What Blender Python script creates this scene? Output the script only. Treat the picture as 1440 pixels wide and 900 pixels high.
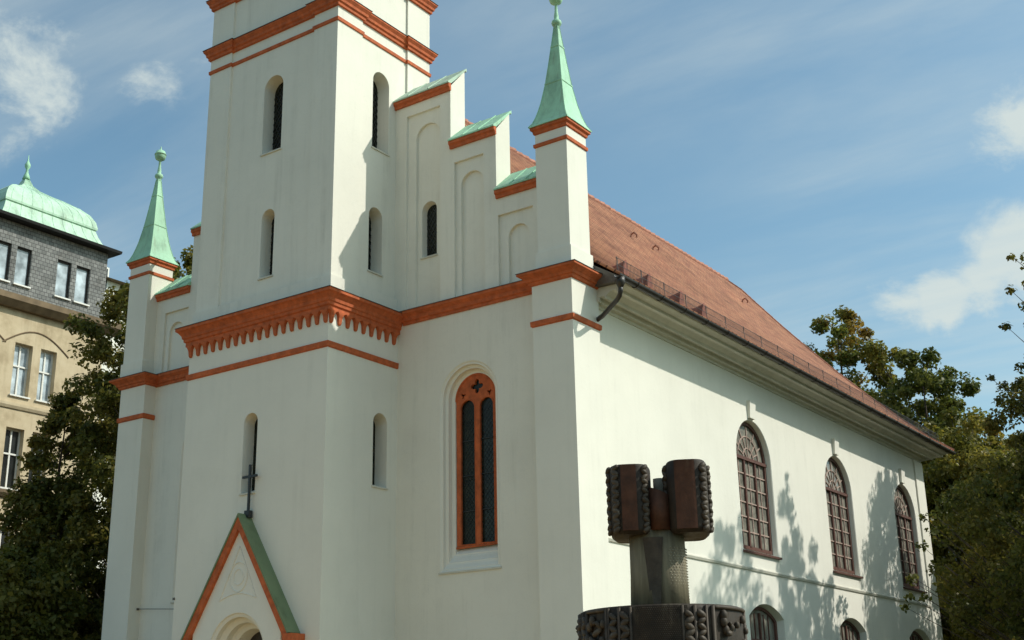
import bpy, bmesh, math, random
import numpy as np
from mathutils import Vector, Matrix, geometry

for o in list(bpy.data.objects):
    bpy.data.objects.remove(o)
S = bpy.context.scene
COL = S.collection
rnd = random.Random(7)
R = math.radians

# ------------------------------------------------------------------ camera
CAM_P = (12.7129, -20.3564, 1.6)
YAW, PITCH, ROLL, FPX = R(-34.8953), R(18.0957), R(-1.1277), 1769.76
cd = bpy.data.cameras.new('camera'); cam = bpy.data.objects.new('camera', cd); COL.objects.link(cam)
fw = Vector((math.sin(YAW)*math.cos(PITCH), math.cos(YAW)*math.cos(PITCH), math.sin(PITCH)))
rt = Vector((math.cos(YAW), -math.sin(YAW), 0)); up = rt.cross(fw)
rt2 = rt*math.cos(ROLL)+up*math.sin(ROLL); up2 = -rt*math.sin(ROLL)+up*math.cos(ROLL)
M = Matrix((rt2, up2, -fw)).transposed().to_4x4(); M.translation = Vector(CAM_P)
cam.matrix_world = M
cd.sensor_fit = 'HORIZONTAL'; cd.sensor_width = 36; cd.lens = FPX/1440*36
cd.clip_start = .1; cd.clip_end = 3000
S.camera = cam

# ------------------------------------------------------------------ light
SUN = Vector((1, .62, 1.05)).normalized()
SUN_EL = math.asin(SUN.z); SUN_ROT = math.atan2(SUN.x, SUN.y)
ld = bpy.data.lights.new('sun', 'SUN'); ld.energy = 3.6; ld.angle = R(.53); ld.color = (1, .965, .87)
sun = bpy.data.objects.new('sun', ld); COL.objects.link(sun)
sun.rotation_euler = SUN.to_track_quat('Z', 'Y').to_euler()
W = bpy.data.worlds.new('World'); S.world = W; W.use_nodes = True
nt = W.node_tree; N = nt.nodes; L = nt.links
for n in list(N): N.remove(n)
def nd(tree, t, **kw):
    n = tree.nodes.new(t)
    for k, v in kw.items():
        if k in n.inputs: n.inputs[k].default_value = v
        else: setattr(n, k, v)
    return n
out = nd(nt, 'ShaderNodeOutputWorld'); bg = nd(nt, 'ShaderNodeBackground'); bg.inputs[1].default_value = .145
sky = nd(nt, 'ShaderNodeTexSky', sky_type='NISHITA', sun_disc=False, sun_elevation=SUN_EL, sun_rotation=SUN_ROT,
         altitude=100, air_density=1.0, dust_density=2.2, ozone_density=1.2)
tint = nd(nt, 'ShaderNodeMix', data_type='RGBA', blend_type='MULTIPLY'); tint.inputs[0].default_value = 1
tint.inputs[7].default_value = (.86, 1.12, 1.04, 1)
L.new(sky.outputs[0], tint.inputs[6])
VEIL, VEIL_C = .02, .60
# clouds, laid over the directions of the sky
tc = nd(nt, 'ShaderNodeTexCoord')
sep = nd(nt, 'ShaderNodeSeparateXYZ'); L.new(tc.outputs['Generated'], sep.inputs[0])
def mth(op, a, b=None, c=None):
    n = nd(nt, 'ShaderNodeMath', operation=op)
    for i, v in enumerate((a, b, c)):
        if v is None: continue
        if isinstance(v, (int, float)): n.inputs[i].default_value = v
        else: L.new(v, n.inputs[i])
    return n.outputs[0]
def noise(vec, scale, detail, rough, dist=0, sc=(1,1,1), rot=(0,0,0), loc=(0,0,0)):
    mp = nd(nt, 'ShaderNodeMapping'); mp.inputs['Scale'].default_value = sc; mp.inputs['Rotation'].default_value = rot
    mp.inputs['Location'].default_value = loc
    L.new(vec, mp.inputs[0])
    n = nd(nt, 'ShaderNodeTexNoise', Scale=scale, Detail=detail, Roughness=rough, Distortion=dist)
    L.new(mp.outputs[0], n.inputs[0]); return n.outputs[0]
def smooth(v, a, b):
    n = nd(nt, 'ShaderNodeMapRange', interpolation_type='SMOOTHSTEP'); L.new(v, n.inputs[0])
    n.inputs[1].default_value = a; n.inputs[2].default_value = b; return n.outputs[0]
D = tc.outputs['Generated']
# height layer: project the direction on a flat cloud deck so streaks foreshorten
zc = mth('ADD', mth('MAXIMUM', sep.outputs[2], 0), .12)
dv = nd(nt, 'ShaderNodeCombineXYZ'); L.new(mth('DIVIDE', sep.outputs[0], zc), dv.inputs[0]); L.new(mth('DIVIDE', sep.outputs[1], zc), dv.inputs[1])
deck = dv.outputs[0]
c1 = smooth(noise(deck, 1.5, 10, .6, .35, (.5, 1.7, 1), (0, 0, .7)), .34, .78)
c2 = smooth(noise(deck, .7, 5, .5, .2, (1, 1, 1), (0, 0, .3), (3, 1, 0)), .25, .6)
cir = mth('MULTIPLY', c1, c2)
def spot(d, r1):
    v = Vector(d).normalized()
    n = nd(nt, 'ShaderNodeVectorMath', operation='DISTANCE'); L.new(D, n.inputs[0]); n.inputs[1].default_value = v
    return mth('MAXIMUM', mth('SUBTRACT', 1, mth('DIVIDE', n.outputs['Value'], r1)), 0)
puffn = noise(D, 13, 10, .62, .25, (1, 1, 1.3))
CLOUDS = [((-.765, .440, .475), .085), ((-.7537, .4697, .455), .055), ((-.6951, .5478, .4656), .05), ((-.7052, .5324, .4682), .045),
          ((-.1850, .9263, .3255), .045), ((-.2100, .9263, .3180), .042), ((-.244, .92, .3068), .036), ((-.2719, .9132, .3036), .028), ((-.160, .8969, .4104), .036)]
AMP = [.72, .6, .45, .45, 1.25, 1.2, 1.05, .85, 1.0]
acc = None
for (d, r), am in zip(CLOUDS, AMP):
    s_ = mth('MULTIPLY', spot(d, r*1.5), am); acc = s_ if acc is None else mth('MAXIMUM', acc, s_)
puff = smooth(mth('ADD', acc, mth('MULTIPLY', mth('SUBTRACT', puffn, .5), 2.4)), .34, .95)
puff = mth('MULTIPLY', puff, smooth(acc, .0, .25))
cm = mth('MINIMUM', mth('ADD', mth('ADD', mth('MULTIPLY', cir, VEIL_C), VEIL), mth('MULTIPLY', puff, .72)), .9)
mixc = nd(nt, 'ShaderNodeMix', data_type='RGBA'); L.new(cm, mixc.inputs[0]); L.new(tint.outputs[2], mixc.inputs[6])
mixc.inputs[7].default_value = (4.6, 5.1, 4.9, 1)
L.new(mixc.outputs[2], bg.inputs[0]); L.new(bg.outputs[0], out.inputs[0])
S.view_settings.view_transform = 'Standard'; S.view_settings.look = 'None'
S.view_settings.exposure = 0.03; S.view_settings.gamma = 1; S.view_settings.use_curve_mapping = False
S.render.engine = 'CYCLES'
S.cycles.max_bounces = 8; S.cycles.transparent_max_bounces = 8

# ------------------------------------------------------------------ materials
def newmat(name):
    m = bpy.data.materials.new(name); m.use_nodes = True
    t = m.node_tree; b = t.nodes['Principled BSDF']; return m, t, b
def tex(t, kind, scale, sc=(1,1,1), detail=4, rough=.55, coord='Object', dist=0):
    c = t.nodes.new('ShaderNodeTexCoord'); mp = t.nodes.new('ShaderNodeMapping'); mp.inputs['Scale'].default_value = sc
    t.links.new(c.outputs[coord], mp.inputs[0])
    n = t.nodes.new(kind); n.inputs['Scale'].default_value = scale
    if kind == 'ShaderNodeTexNoise':
        n.inputs['Detail'].default_value = detail; n.inputs['Roughness'].default_value = rough; n.inputs['Distortion'].default_value = dist
    t.links.new(mp.outputs[0], n.inputs['Vector']); return n
def ramp(t, fac, stops):
    r = t.nodes.new('ShaderNodeValToRGB'); e = r.color_ramp.elements
    while len(e) < len(stops): e.new(.5)
    for i, (p, c) in enumerate(stops):
        e[i].position = p; e[i].color = (*c, 1) if len(c) == 3 else c
    t.links.new(fac, r.inputs[0]); return r.outputs[0]
def mix(t, fac, a, b, mode='MIX'):
    m = t.nodes.new('ShaderNodeMix'); m.data_type = 'RGBA'; m.blend_type = mode
    for i, v in ((0, fac), (6, a), (7, b)):
        if isinstance(v, (int, float)): m.inputs[i].default_value = v
        elif isinstance(v, tuple): m.inputs[i].default_value = (*v, 1)
        else: t.links.new(v, m.inputs[i])
    return m.outputs[2]
def bump(t, b, h, strength=.2, dist=.01):
    n = t.nodes.new('ShaderNodeBump'); n.inputs['Strength'].default_value = strength; n.inputs['Distance'].default_value = dist
    t.links.new(h, n.inputs['Height']); t.links.new(n.outputs[0], b.inputs['Normal'])
def plain(name, col, var=.25, scale=6, rough=.7, bmp=.15, metal=0, sc=(1,1,1), dist=.01, spec=.5):
    m, t, b = newmat(name)
    n = tex(t, 'ShaderNodeTexNoise', scale, sc, 6, .6)
    lo = tuple(c*(1-var) for c in col); hi = tuple(min(1, c*(1+var)) for c in col)
    t.links.new(ramp(t, n.outputs[0], [(.3, lo), (.7, hi)]), b.inputs['Base Color'])
    b.inputs['Roughness'].default_value = rough; b.inputs['Metallic'].default_value = metal
    b.inputs['Specular IOR Level'].default_value = spec
    if bmp: bump(t, b, n.outputs[0], bmp, dist)
    return m
def plaster_mat(name, col, streak):
    m, t, b = newmat(name)
    big = tex(t, 'ShaderNodeTexNoise', .55, (1,1,1), 6, .6)
    c0 = ramp(t, big.outputs[0], [(.3, tuple(c*.93 for c in col)), (.65, col)])
    st = tex(t, 'ShaderNodeTexNoise', 1.6, (2.6, 2.6, .16), 8, .65)
    s1 = ramp(t, st.outputs[0], [(.5, (0,0,0)), (.74, (1,1,1))])
    fine = tex(t, 'ShaderNodeTexNoise', 2.3, (1,1,1), 7, .62)
    s2 = ramp(t, fine.outputs[0], [(.38, (.15,.15,.15)), (.7, (1,1,1))])
    mm = mix(t, 1., s1, s2, 'MULTIPLY')
    sc = t.nodes.new('ShaderNodeMath'); sc.operation = 'MULTIPLY'; t.links.new(mm, sc.inputs[0]); sc.inputs[1].default_value = streak
    c1 = mix(t, sc.outputs[0], c0, tuple(c*k for c, k in zip(col, (.55, .55, .53))))
    pt = tex(t, 'ShaderNodeTexVoronoi', .8, (1,1,.7)); pt.feature = 'F1'
    pm = ramp(t, pt.outputs['Color'], [(.80, (0,0,0)), (.84, (.35,.35,.35))])
    c1 = mix(t, mix(t, 1., pm, s2, 'MULTIPLY'), c1, tuple(min(1, c*k) for c, k in zip(col, (.90, .90, .89))))
    ck = tex(t, 'ShaderNodeTexNoise', 1.3, (1,1,1.4), 9, .7, dist=.6)
    cr = ramp(t, ck.outputs[0], [(.495, (0,0,0)), (.5, (.38*streak,)*3), (.505, (0,0,0))])
    c1 = mix(t, cr, c1, tuple(c*.5 for c in col))
    t.links.new(c1, b.inputs['Base Color']); b.inputs['Roughness'].default_value = .92
    b.inputs['Specular IOR Level'].default_value = .2
    gr = tex(t, 'ShaderNodeTexNoise', 9, (1,1,1), 8, .7)
    bump(t, b, gr.outputs[0], .25, .012)
    return m
MT = {}
MT['plaster'] = plaster_mat('white_plaster', (.81, .78, .69), .22)
MT['plaster_gable'] = plaster_mat('weathered_white_plaster', (.80, .77, .68), .45)
MT['red'] = plain('red_painted_trim', (.48, .110, .033), .28, 7, .85, .25)
MT['sheet'] = plain('dark_sheet_metal', (.10, .085, .07), .3, 5, .5, .05)
MT['iron'] = plain('blackened_iron', (.018, .02, .022), .3, 20, .5, .1)
MT['gutter'] = plain('weathered_gutter_copper', (.030, .024, .020), .4, 8, .45, .1)
MT['white'] = plain('white_paint', (.74, .73, .68), .06, 8, .5, .05)
MT['trimwhite'] = plain('cornice_white', (.60, .575, .49), .1, 3, .85, .1)
MT['door'] = plain('dark_door_wood', (.03, .02, .015), .4, 10, .5, .2)
MT['woodred'] = plain('red_brown_window_wood', (.11, .045, .033), .25, 12, .55, .1)
MT['barpale'] = plain('pale_glazing_bar', (.42, .30, .25), .2, 12, .6, .1)
def copper_mat(name, col):
    m, t, b = newmat(name)
    n = tex(t, 'ShaderNodeTexNoise', 2.2, (1,1,.5), 7, .65)
    c = ramp(t, n.outputs[0], [(.28, tuple(x*.62 for x in col)), (.5, col), (.75, tuple(min(1, x*1.15) for x in col))])
    s = tex(t, 'ShaderNodeTexNoise', 5, (2,2,.3), 6, .7)
    f = ramp(t, s.outputs[0], [(.54, (0,0,0)), (.78, (.65,.65,.65))])
    t.links.new(mix(t, f, c, (.20, .20, .12)), b.inputs['Base Color'])
    b.inputs['Roughness'].default_value = .65; b.inputs['Specular IOR Level'].default_value = .35
    bump(t, b, s.outputs[0], .12, .01); return m
MT['copper'] = copper_mat('green_copper_patina', (.36, .62, .43))
MT['copper_pale'] = copper_mat('pale_copper_patina', (.46, .66, .50))
MT['copper_step'] = copper_mat('streaked_copper_patina', (.42, .56, .44))
MT['copper_old'] = copper_mat('dark_copper_patina', (.17, .22, .115))
def glass_mat(name, col, rough=.08, scale=3, var=.5, spec=.5):
    m, t, b = newmat(name)
    g = t.nodes.new('ShaderNodeNewGeometry')
    n = t.nodes.new('ShaderNodeTexNoise'); n.inputs['Scale'].default_value = scale; n.inputs['Detail'].default_value = 5; t.links.new(g.outputs['Position'], n.inputs['Vector'])
    t.links.new(ramp(t, n.outputs[0], [(.3, tuple(c*(1-var) for c in col)), (.7, tuple(c*(1+var) for c in col))]), b.inputs['Base Color'])
    b.inputs['Roughness'].default_value = rough; b.inputs['Specular IOR Level'].default_value = spec
    n2 = t.nodes.new('ShaderNodeTexNoise'); n2.inputs['Scale'].default_value = 2.2; t.links.new(g.outputs['Position'], n2.inputs['Vector'])
    bump(t, b, n2.outputs[0], .10, .03)
    return m
MT['glass'] = glass_mat('dark_leaded_glass', (.013, .016, .010), .25, 5, .6, .3)
MT['naveglass'] = glass_mat('dusty_window_glass', (.22, .205, .17), .12, 3.5, .5)
MT['curtain'] = glass_mat('pane_with_net_curtain', (.40, .46, .50), .1, 2.2, .55)
MT['pane_dark'] = glass_mat('dim_pane', (.03, .035, .035), .08, 1.5, .4)

def roof_mat(name, a, b_, c_, rowh=.165, tilew=.18, bumps=.5):
    m, t, b = newmat(name)
    uv = t.nodes.new('ShaderNodeUVMap'); uv.uv_map = 'UVMap'
    br = t.nodes.new('ShaderNodeTexBrick'); br.inputs['Scale'].default_value = 1
    br.inputs['Brick Width'].default_value = tilew; br.inputs['Row Height'].default_value = rowh
    br.inputs['Mortar Size'].default_value = .024 if rowh > .2 else .012; br.inputs['Mortar Smooth'].default_value = .5; br.inputs['Bias'].default_value = 0
    br.inputs['Color1'].default_value = (*a, 1); br.inputs['Color2'].default_value = (*b_, 1); br.inputs['Mortar'].default_value = (*c_, 1)
    t.links.new(uv.outputs[0], br.inputs[0])
    n = t.nodes.new('ShaderNodeTexNoise'); n.inputs['Scale'].default_value = .6; n.inputs['Detail'].default_value = 8; n.inputs['Roughness'].default_value = .65
    t.links.new(uv.outputs[0], n.inputs[0])
    c = mix(t, 1., br.outputs[0], ramp(t, n.outputs[0], [(.3, (.60, .57, .55)), (.5, (.95, .95, .95)), (.7, (1.18, 1.14, 1.10))]), 'MULTIPLY')
    t.links.new(c, b.inputs['Base Color']); b.inputs['Roughness'].default_value = .85; b.inputs['Specular IOR Level'].default_value = .25
    # each row leans out over the one below: sawtooth height along the slope
    sp = t.nodes.new('ShaderNodeSeparateXYZ'); t.links.new(uv.outputs[0], sp.inputs[0])
    dv = t.nodes.new('ShaderNodeMath'); dv.operation = 'DIVIDE'; t.links.new(sp.outputs[1], dv.inputs[0]); dv.inputs[1].default_value = rowh
    fr = t.nodes.new('ShaderNodeMath'); fr.operation = 'FRACT'; t.links.new(dv.outputs[0], fr.inputs[0])
    ad = t.nodes.new('ShaderNodeMath'); ad.operation = 'MULTIPLY_ADD'; t.links.new(br.outputs['Fac'], ad.inputs[0]); ad.inputs[1].default_value = -.6; t.links.new(fr.outputs[0], ad.inputs[2])
    bump(t, b, ad.outputs[0], bumps, .02); return m
MT['tiles'] = roof_mat('red_clay_tiles', (.43, .195, .105), (.30, .115, .065), (.10, .045, .03), rowh=.235, tilew=.22, bumps=1.0)
MT['ridge'] = plain('ridge_tile_clay', (.40, .17, .11), .3, 7, .85, .2)
MT['vent'] = plain('dark_red_vent_tile', (.27, .085, .055), .35, 9, .8, .2)
MT['slate'] = roof_mat('grey_slate_shingles', (.20, .205, .20), (.30, .30, .29), (.08, .08, .08), .15, .19, .8)
def stone_mat():
    m, t, b = newmat('yellow_sandstone')
    uv = t.nodes.new('ShaderNodeTexCoord'); mp = t.nodes.new('ShaderNodeMapping'); mp.inputs['Rotation'].default_value = (0, R(90), R(90))
    n = tex(t, 'ShaderNodeTexNoise', 1.1, (1,1,1), 7, .65)
    c = ramp(t, n.outputs[0], [(.28, (.36, .275, .165)), (.5, (.54, .435, .285)), (.75, (.62, .52, .36))])
    st = tex(t, 'ShaderNodeTexNoise', 1.4, (2,2,.25), 6, .6)
    c = mix(t, ramp(t, st.outputs[0], [(.5, (0,0,0)), (.8, (.5,.5,.5))]), c, (.22, .16, .09))
    t.links.new(c, b.inputs['Base Color']); b.inputs['Roughness'].default_value = .9
    bump(t, b, n.outputs[0], .3, .02); return m
MT['stone'] = stone_mat()
MT['stone_dark'] = plain('dark_sandstone', (.17, .12, .07), .35, 2, .9, .2)  # dark brown, deeper than the yellow wall stone
MT['eave_dark'] = plain('dark_eave_board', (.012, .011, .010), .3, 5, .7, .05)
def leaf_mat(name, dark, light, extra, amt=.25, transl=.5):
    m, t, b = newmat(name)
    g = t.nodes.new('ShaderNodeNewGeometry')
    c = ramp(t, g.outputs['Random Per Island'], [(0, dark), (.55, light), (1-amt*.5, light), (1, extra)])
    n = tex(t, 'ShaderNodeTexNoise', .45, (1,1,1), 3)
    c2 = mix(t, ramp(t, n.outputs[0], [(.48, (0,0,0)), (.66, (amt*2.4,)*3)]), c, extra)
    t.links.new(c2, b.inputs['Base Color']); b.inputs['Roughness'].default_value = .5; b.inputs['Specular IOR Level'].default_value = .35
    tr = t.nodes.new('ShaderNodeBsdfTranslucent'); t.links.new(c2, tr.inputs[0])
    ms = t.nodes.new('ShaderNodeMixShader'); ms.inputs[0].default_value = transl
    t.links.new(b.outputs[0], ms.inputs[1]); t.links.new(tr.outputs[0], ms.inputs[2])
    t.links.new(ms.outputs[0], t.nodes['Material Output'].inputs[0]); return m
MT['leaf_green'] = leaf_mat('green_leaves', (.050, .070, .012), (.13, .148, .026), (.25, .21, .04), .26)
MT['leaf_dark'] = leaf_mat('dark_leaves', (.05, .064, .012), (.125, .138, .026), (.28, .22, .045), .22)
MT['leaf_autumn'] = leaf_mat('turning_leaves', (.08, .10, .016), (.18, .19, .03), (.33, .19, .035), .32)
MT['leaf_yellow'] = leaf_mat('yellow_green_leaves', (.08, .095, .016), (.19, .185, .028), (.31, .23, .04), .28)
MT['bark'] = plain('tree_bark', (.07, .052, .038), .4, 6, .95, .6, sc=(3,3,.6), dist=.03)
MT['paving'] = plain('stone_paving', (.44, .28, .105), .18, 1.5, .9, .2)
MT['asphalt'] = plain('street_asphalt', (.06, .058, .055), .2, 3, .9, .3)
MT['grass_ground'] = plain('lawn_ground', (.045, .06, .02), .4, 1.2, .95, .3)
def ceramic(name, col, rough, sc=(1,1,1), scale=9, bm=.35, c2=None):
    m, t, b = newmat(name)
    n = tex(t, 'ShaderNodeTexNoise', scale, sc, 7, .65)
    c = ramp(t, n.outputs[0], [(.3, tuple(x*.5 for x in col)), (.6, col), (.8, c2 or tuple(x*1.5 for x in col))])
    w = tex(t, 'ShaderNodeTexNoise', 3.5, (1.6, 1.6, .35), 8, .7)      # lime runs and bloom
    c = mix(t, ramp(t, w.outputs[0], [(.56, (0,0,0)), (.78, (.38,.38,.38))]), c, (.26, .225, .16))
    t.links.new(c, b.inputs['Base Color'])
    r = ramp(t, w.outputs[0], [(.4, (rough,)*3), (.7, (min(1, rough+.3),)*3)]); t.links.new(r, b.inputs['Roughness'])
    b.inputs['Specular IOR Level'].default_value = .28
    f = tex(t, 'ShaderNodeTexNoise', 38, (1,1,1), 4, .6)
    bump(t, b, f.outputs[0], bm, .006); return m
MT['cer_dark'] = ceramic('dark_glazed_ceramic', (.036, .024, .015), .55)
MT['cer_red'] = ceramic('red_brown_ceramic', (.095, .036, .018), .6, c2=(.13, .05, .026))
MT['cer_rope'] = ceramic('umber_ceramic_relief', (.075, .055, .038), .5, c2=(.20, .16, .115))
MT['cer_col'] = ceramic('weathered_ceramic_column', (.20, .165, .105), .55, (3.5,3.5,.35), 5, .3, (.28, .24, .15))
MT['cer_pale'] = ceramic('pale_ceramic', (.34, .30, .22), .6, c2=(.48, .44, .34))

# ------------------------------------------------------------------ mesh helpers
class MB:
    def __init__(s): s.v = []; s.f = []; s.uv = None; s.fm = []
    def add(s, vs, fs):
        o = len(s.v); s.v += [tuple(v) for v in vs]; s.f += [tuple(i+o for i in f) for f in fs]; return s
    def box(s, x0, x1, y0, y1, z0, z1):
        return s.add([(x0,y0,z0),(x1,y0,z0),(x1,y1,z0),(x0,y1,z0),(x0,y0,z1),(x1,y0,z1),(x1,y1,z1),(x0,y1,z1)],
                     [(0,3,2,1),(4,5,6,7),(0,1,5,4),(1,2,6,5),(2,3,7,6),(3,0,4,7)])
    def loft(s, loops, closed=True, cap0=False, cap1=False):
        n = len(loops[0]); vs = [p for l in loops for p in l]; fs = []
        for k in range(len(loops)-1):
            for i in range(n if closed else n-1):
                j = (i+1) % n; fs.append((k*n+i, k*n+j, (k+1)*n+j, (k+1)*n+i))
        if cap0: fs.append(tuple(range(n))[::-1])
        if cap1: fs.append(tuple((len(loops)-1)*n+i for i in range(n)))
        return s.add(vs, fs)
    def prism(s, poly, z0, z1): return s.loft([[(x,y,z0) for x,y in poly], [(x,y,z1) for x,y in poly]], True, True, True)
    def tube(s, pts, r, n=8, cap=True):
        pts = [Vector(p) for p in pts]; loops = []
        rr = r if isinstance(r, (list, tuple)) else [r]*len(pts)
        prev = None
        for i, p in enumerate(pts):
            t = (pts[min(i+1, len(pts)-1)]-pts[max(i-1, 0)]).normalized()
            if prev is None:
                a = Vector((0,0,1)) if abs(t.z) < .9 else Vector((1,0,0)); u = t.cross(a).normalized()
            else: u = (prev - t*prev.dot(t)).normalized()
            prev = u; w = t.cross(u)
            loops.append([p+(u*math.cos(2*math.pi*k/n)+w*math.sin(2*math.pi*k/n))*rr[i] for k in range(n)])
        return s.loft(loops, True, cap, cap)
    def bar(s, a, b, w, h=None, upv=(0,0,1)):
        a = Vector(a); b = Vector(b); h = h or w; t = (b-a).normalized(); u = t.cross(Vector(upv))
        if u.length < 1e-4: u = t.cross(Vector((1,0,0)))
        u.normalize(); v = u.cross(t); q = [u*w/2+v*h/2, -u*w/2+v*h/2, -u*w/2-v*h/2, u*w/2-v*h/2]
        return s.loft([[a+x for x in q], [b+x for x in q]], True, True, True)
    def lathe(s, c, prof, n=20):
        return s.loft([[(c[0]+r*math.cos(2*math.pi*k/n), c[1]+r*math.sin(2*math.pi*k/n), z) for k in range(n)] for r, z in prof], True, True, True)
    def ball(s, c, r, n=12, sz=(1,1,1)):
        prof = [[(c[0]+r*sz[0]*math.sin(math.pi*i/n)*math.cos(2*math.pi*k/n), c[1]+r*sz[1]*math.sin(math.pi*i/n)*math.sin(2*math.pi*k/n), c[2]-r*sz[2]*math.cos(math.pi*i/n)) for k in range(n)] for i in range(1, n)]
        return s.loft(prof, True, True, True)
    def sweep(s, poly, prof, cap=False):
        """profile (outward offset, z) carried round a closed ccw plan polygon"""
        return s.loft([[(x,y,z) for x,y in offset(poly, o)] for o, z in prof], True, False, cap)
    def build(s, name, mat, parent=None, smooth=False):
        me = bpy.data.meshes.new(name); me.from_pydata(s.v, [], s.f)
        me.materials.append(MT[mat] if isinstance(mat, str) else mat)
        if smooth: me.polygons.foreach_set('use_smooth', [len(f) <= 4 for f in s.f])
        me.update()
        o = bpy.data.objects.new(name, me); COL.objects.link(o)
        if parent: o.parent = parent
        return o
def offset(poly, o):
    if o == 0: return list(poly)
    n = len(poly); res = []
    for i in range(n):
        p = Vector(poly[i]); a = (p-Vector(poly[i-1])).normalized(); b = (Vector(poly[(i+1) % n])-p).normalized()
        na = Vector((a.y, -a.x)); nb = Vector((b.y, -b.x)); m = (na+nb)
        m = m/ (m.dot(na)) if m.length > 1e-6 else na
        q = p+m*o; res.append((q.x, q.y))
    return res
def rect(x0, x1, y0, y1): return [(x0,y0),(x1,y0),(x1,y1),(x0,y1)]
def front(Y): return lambda u, v, d=0: (u, Y+d, v)
def side(X): return lambda u, v, d=0: (X-d, u, v)
def arch(c, hw, z0, zs, rise=None, n=24):
    """closed loop in (u, v), ccw, springing at zs"""
    rise = hw if rise is None else rise
    pts = [(c-hw, z0), (c+hw, z0)]
    if rise >= hw*.98:
        pts += [(c+hw*math.cos(math.pi*i/n), zs+rise*math.sin(math.pi*i/n)) for i in range(n+1)]
    else:
        r = (hw*hw+rise*rise)/(2*rise); a = math.asin(hw/r)
        pts += [(c+r*math.sin(a-2*a*i/n), zs+rise-r+r*math.cos(a-2*a*i/n)) for i in range(n+1)]
    return pts
def wall(mb, outer, holes, mp, d=0):
    vs = []; es = []
    for lp in [outer]+holes:
        o = len(vs); n = len(lp); vs += [Vector(p) for p in lp]; es += [(o+i, o+(i+1) % n) for i in range(n)]
    v2, _, f2, *_ = geometry.delaunay_2d_cdt(vs, es, [], 1, 1e-6)
    def inside(x, y):
        odd = False
        for lp in [outer]+holes:
            for (ax, ay), (bx, by) in zip(lp, lp[1:]+lp[:1]):
                if (ay > y) != (by > y) and x < ax+(y-ay)*(bx-ax)/(by-ay): odd = not odd
        return odd
    f2 = [f for f in f2 if inside(sum(v2[i].x for i in f)/3, sum(v2[i].y for i in f)/3)]
    mb.add([mp(p.x, p.y, d) for p in v2], f2)
def reveal(mb, loops, mp, cap=False):
    mb.loft([[mp(u, v, d) for u, v in lp] for lp, d in loops], True, False, cap)
def empty(name, loc=(0,0,0), rz=0, parent=None):
    o = bpy.data.objects.new(name, None); COL.objects.link(o); o.location = loc; o.rotation_euler = (0,0,rz); o.empty_display_size = .3
    if parent: o.parent = parent
    return o
def tag(o, label=None, cat=None, group=None, kind=None):
    if label: o['label'] = label
    if cat: o['category'] = cat
    if group: o['group'] = group
    if kind: o['kind'] = kind
    return o
def dup(o, dx=0, dy=0, dz=0, parent=None):
    c = o.copy(); COL.objects.link(c); c.parent = parent or o.parent
    c.location = (o.location.x+dx, o.location.y+dy, o.location.z+dz)
    for ch in o.children:
        k = ch.copy(); COL.objects.link(k); k.parent = c
    return c

# ------------------------------------------------------------------ ground
def sheet(name, x0, x1, y0, y1, z, mat):
    o = MB().add([(x0,y0,z),(x1,y0,z),(x1,y1,z),(x0,y1,z)], [(0,1,2,3)]).build(name, mat); tag(o, kind='structure'); return o
sheet('ground', -900, 900, -900, 900, 0, 'grass_ground')
sheet('forecourt', -13, 11, -60, -2.6, .004, 'paving')
sheet('footpath', 11, 14, -60, 60, .004, 'asphalt')
sheet('road', -27, -17, -70, 90, .004, 'asphalt')

# ------------------------------------------------------------------ church
XC = -7.04
church = tag(empty('church', (XC, 11, 0)), 'white plastered church with stepped gable, square tower, red trim and green copper spires', 'church')
church.location = (0, 0, 0)
FY = .35                                   # front of the gable wall
def mir(x): return 2*XC-x
def mloop(lp): return [(mir(u), v) for u, v in lp][::-1]
F0 = front(FY)
# --- front gable wall
STEPS = [(-.79, -2.08, 12.84), (-2.08, -3.35, 14.41), (-3.35, -5.2, 15.92)]
ol = [(-13.9, 0), (-.18, 0)]
for x0, x1, z in STEPS: ol += [(-.18 if x0 == -.79 else x0, z), (x1, z)]
ol += [(mir(u), v) for u, v in ol[2:][::-1]]
g = MB()
goth = arch(-2.90, .77, 4.74, 8.40)
PAN = [(-4.66, -3.66, 15.52, -4.06, .355, 15.20), (-3.25, -2.42, 13.93, -2.79, .31, 13.62), (-2.05, -1.13, 12.32, -1.55, .27, 12.02)]
holes = [goth, mloop(goth)]
for a, b, zt, c, hw, za in PAN:
    p = [(a, 10.58), (b, 10.58), (b, zt), (a, zt)]; ar = arch(c, hw, 10.6, za-hw)
    for f in (lambda l: l, mloop):
        P = f(p); A = f(ar); holes.append(P)
        reveal(g, [(P, 0), (P, .06)], F0)
        wall(g, P, [A], F0, .06)
        reveal(g, [(A, .06), (A, .13)], F0)
        if zt > 15:
            w = f(arch(-4.07, .215, 11.88, 13.02)); wi = f(arch(-4.07, .195, 11.97, 13.01))
            wall(g, A, [w], F0, .13); reveal(g, [(w, .13), (wi, .30)], F0)
        else:
            wall(g, A, [], F0, .13)
wall(g, ol, holes, F0)
ob = [(u, v+.62 if v > 1 else v) for u, v in ol]
wall(g, ob, [], front(.9))
for x0, x1, z in STEPS:
    for f in (lambda x: x, mir):
        if x0 != -.79: pass
        xa = f(x0)
        g.add([(xa, FY, 9), (xa, .9, 9), (xa, .9, z+.62), (xa, FY, z)], [(0,1,2,3)])
gable = g.build('stepped_gable', 'plaster_gable', church)
tag(gable, 'stepped white front gable with shallow arched blind niches')
cop0 = None
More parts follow.
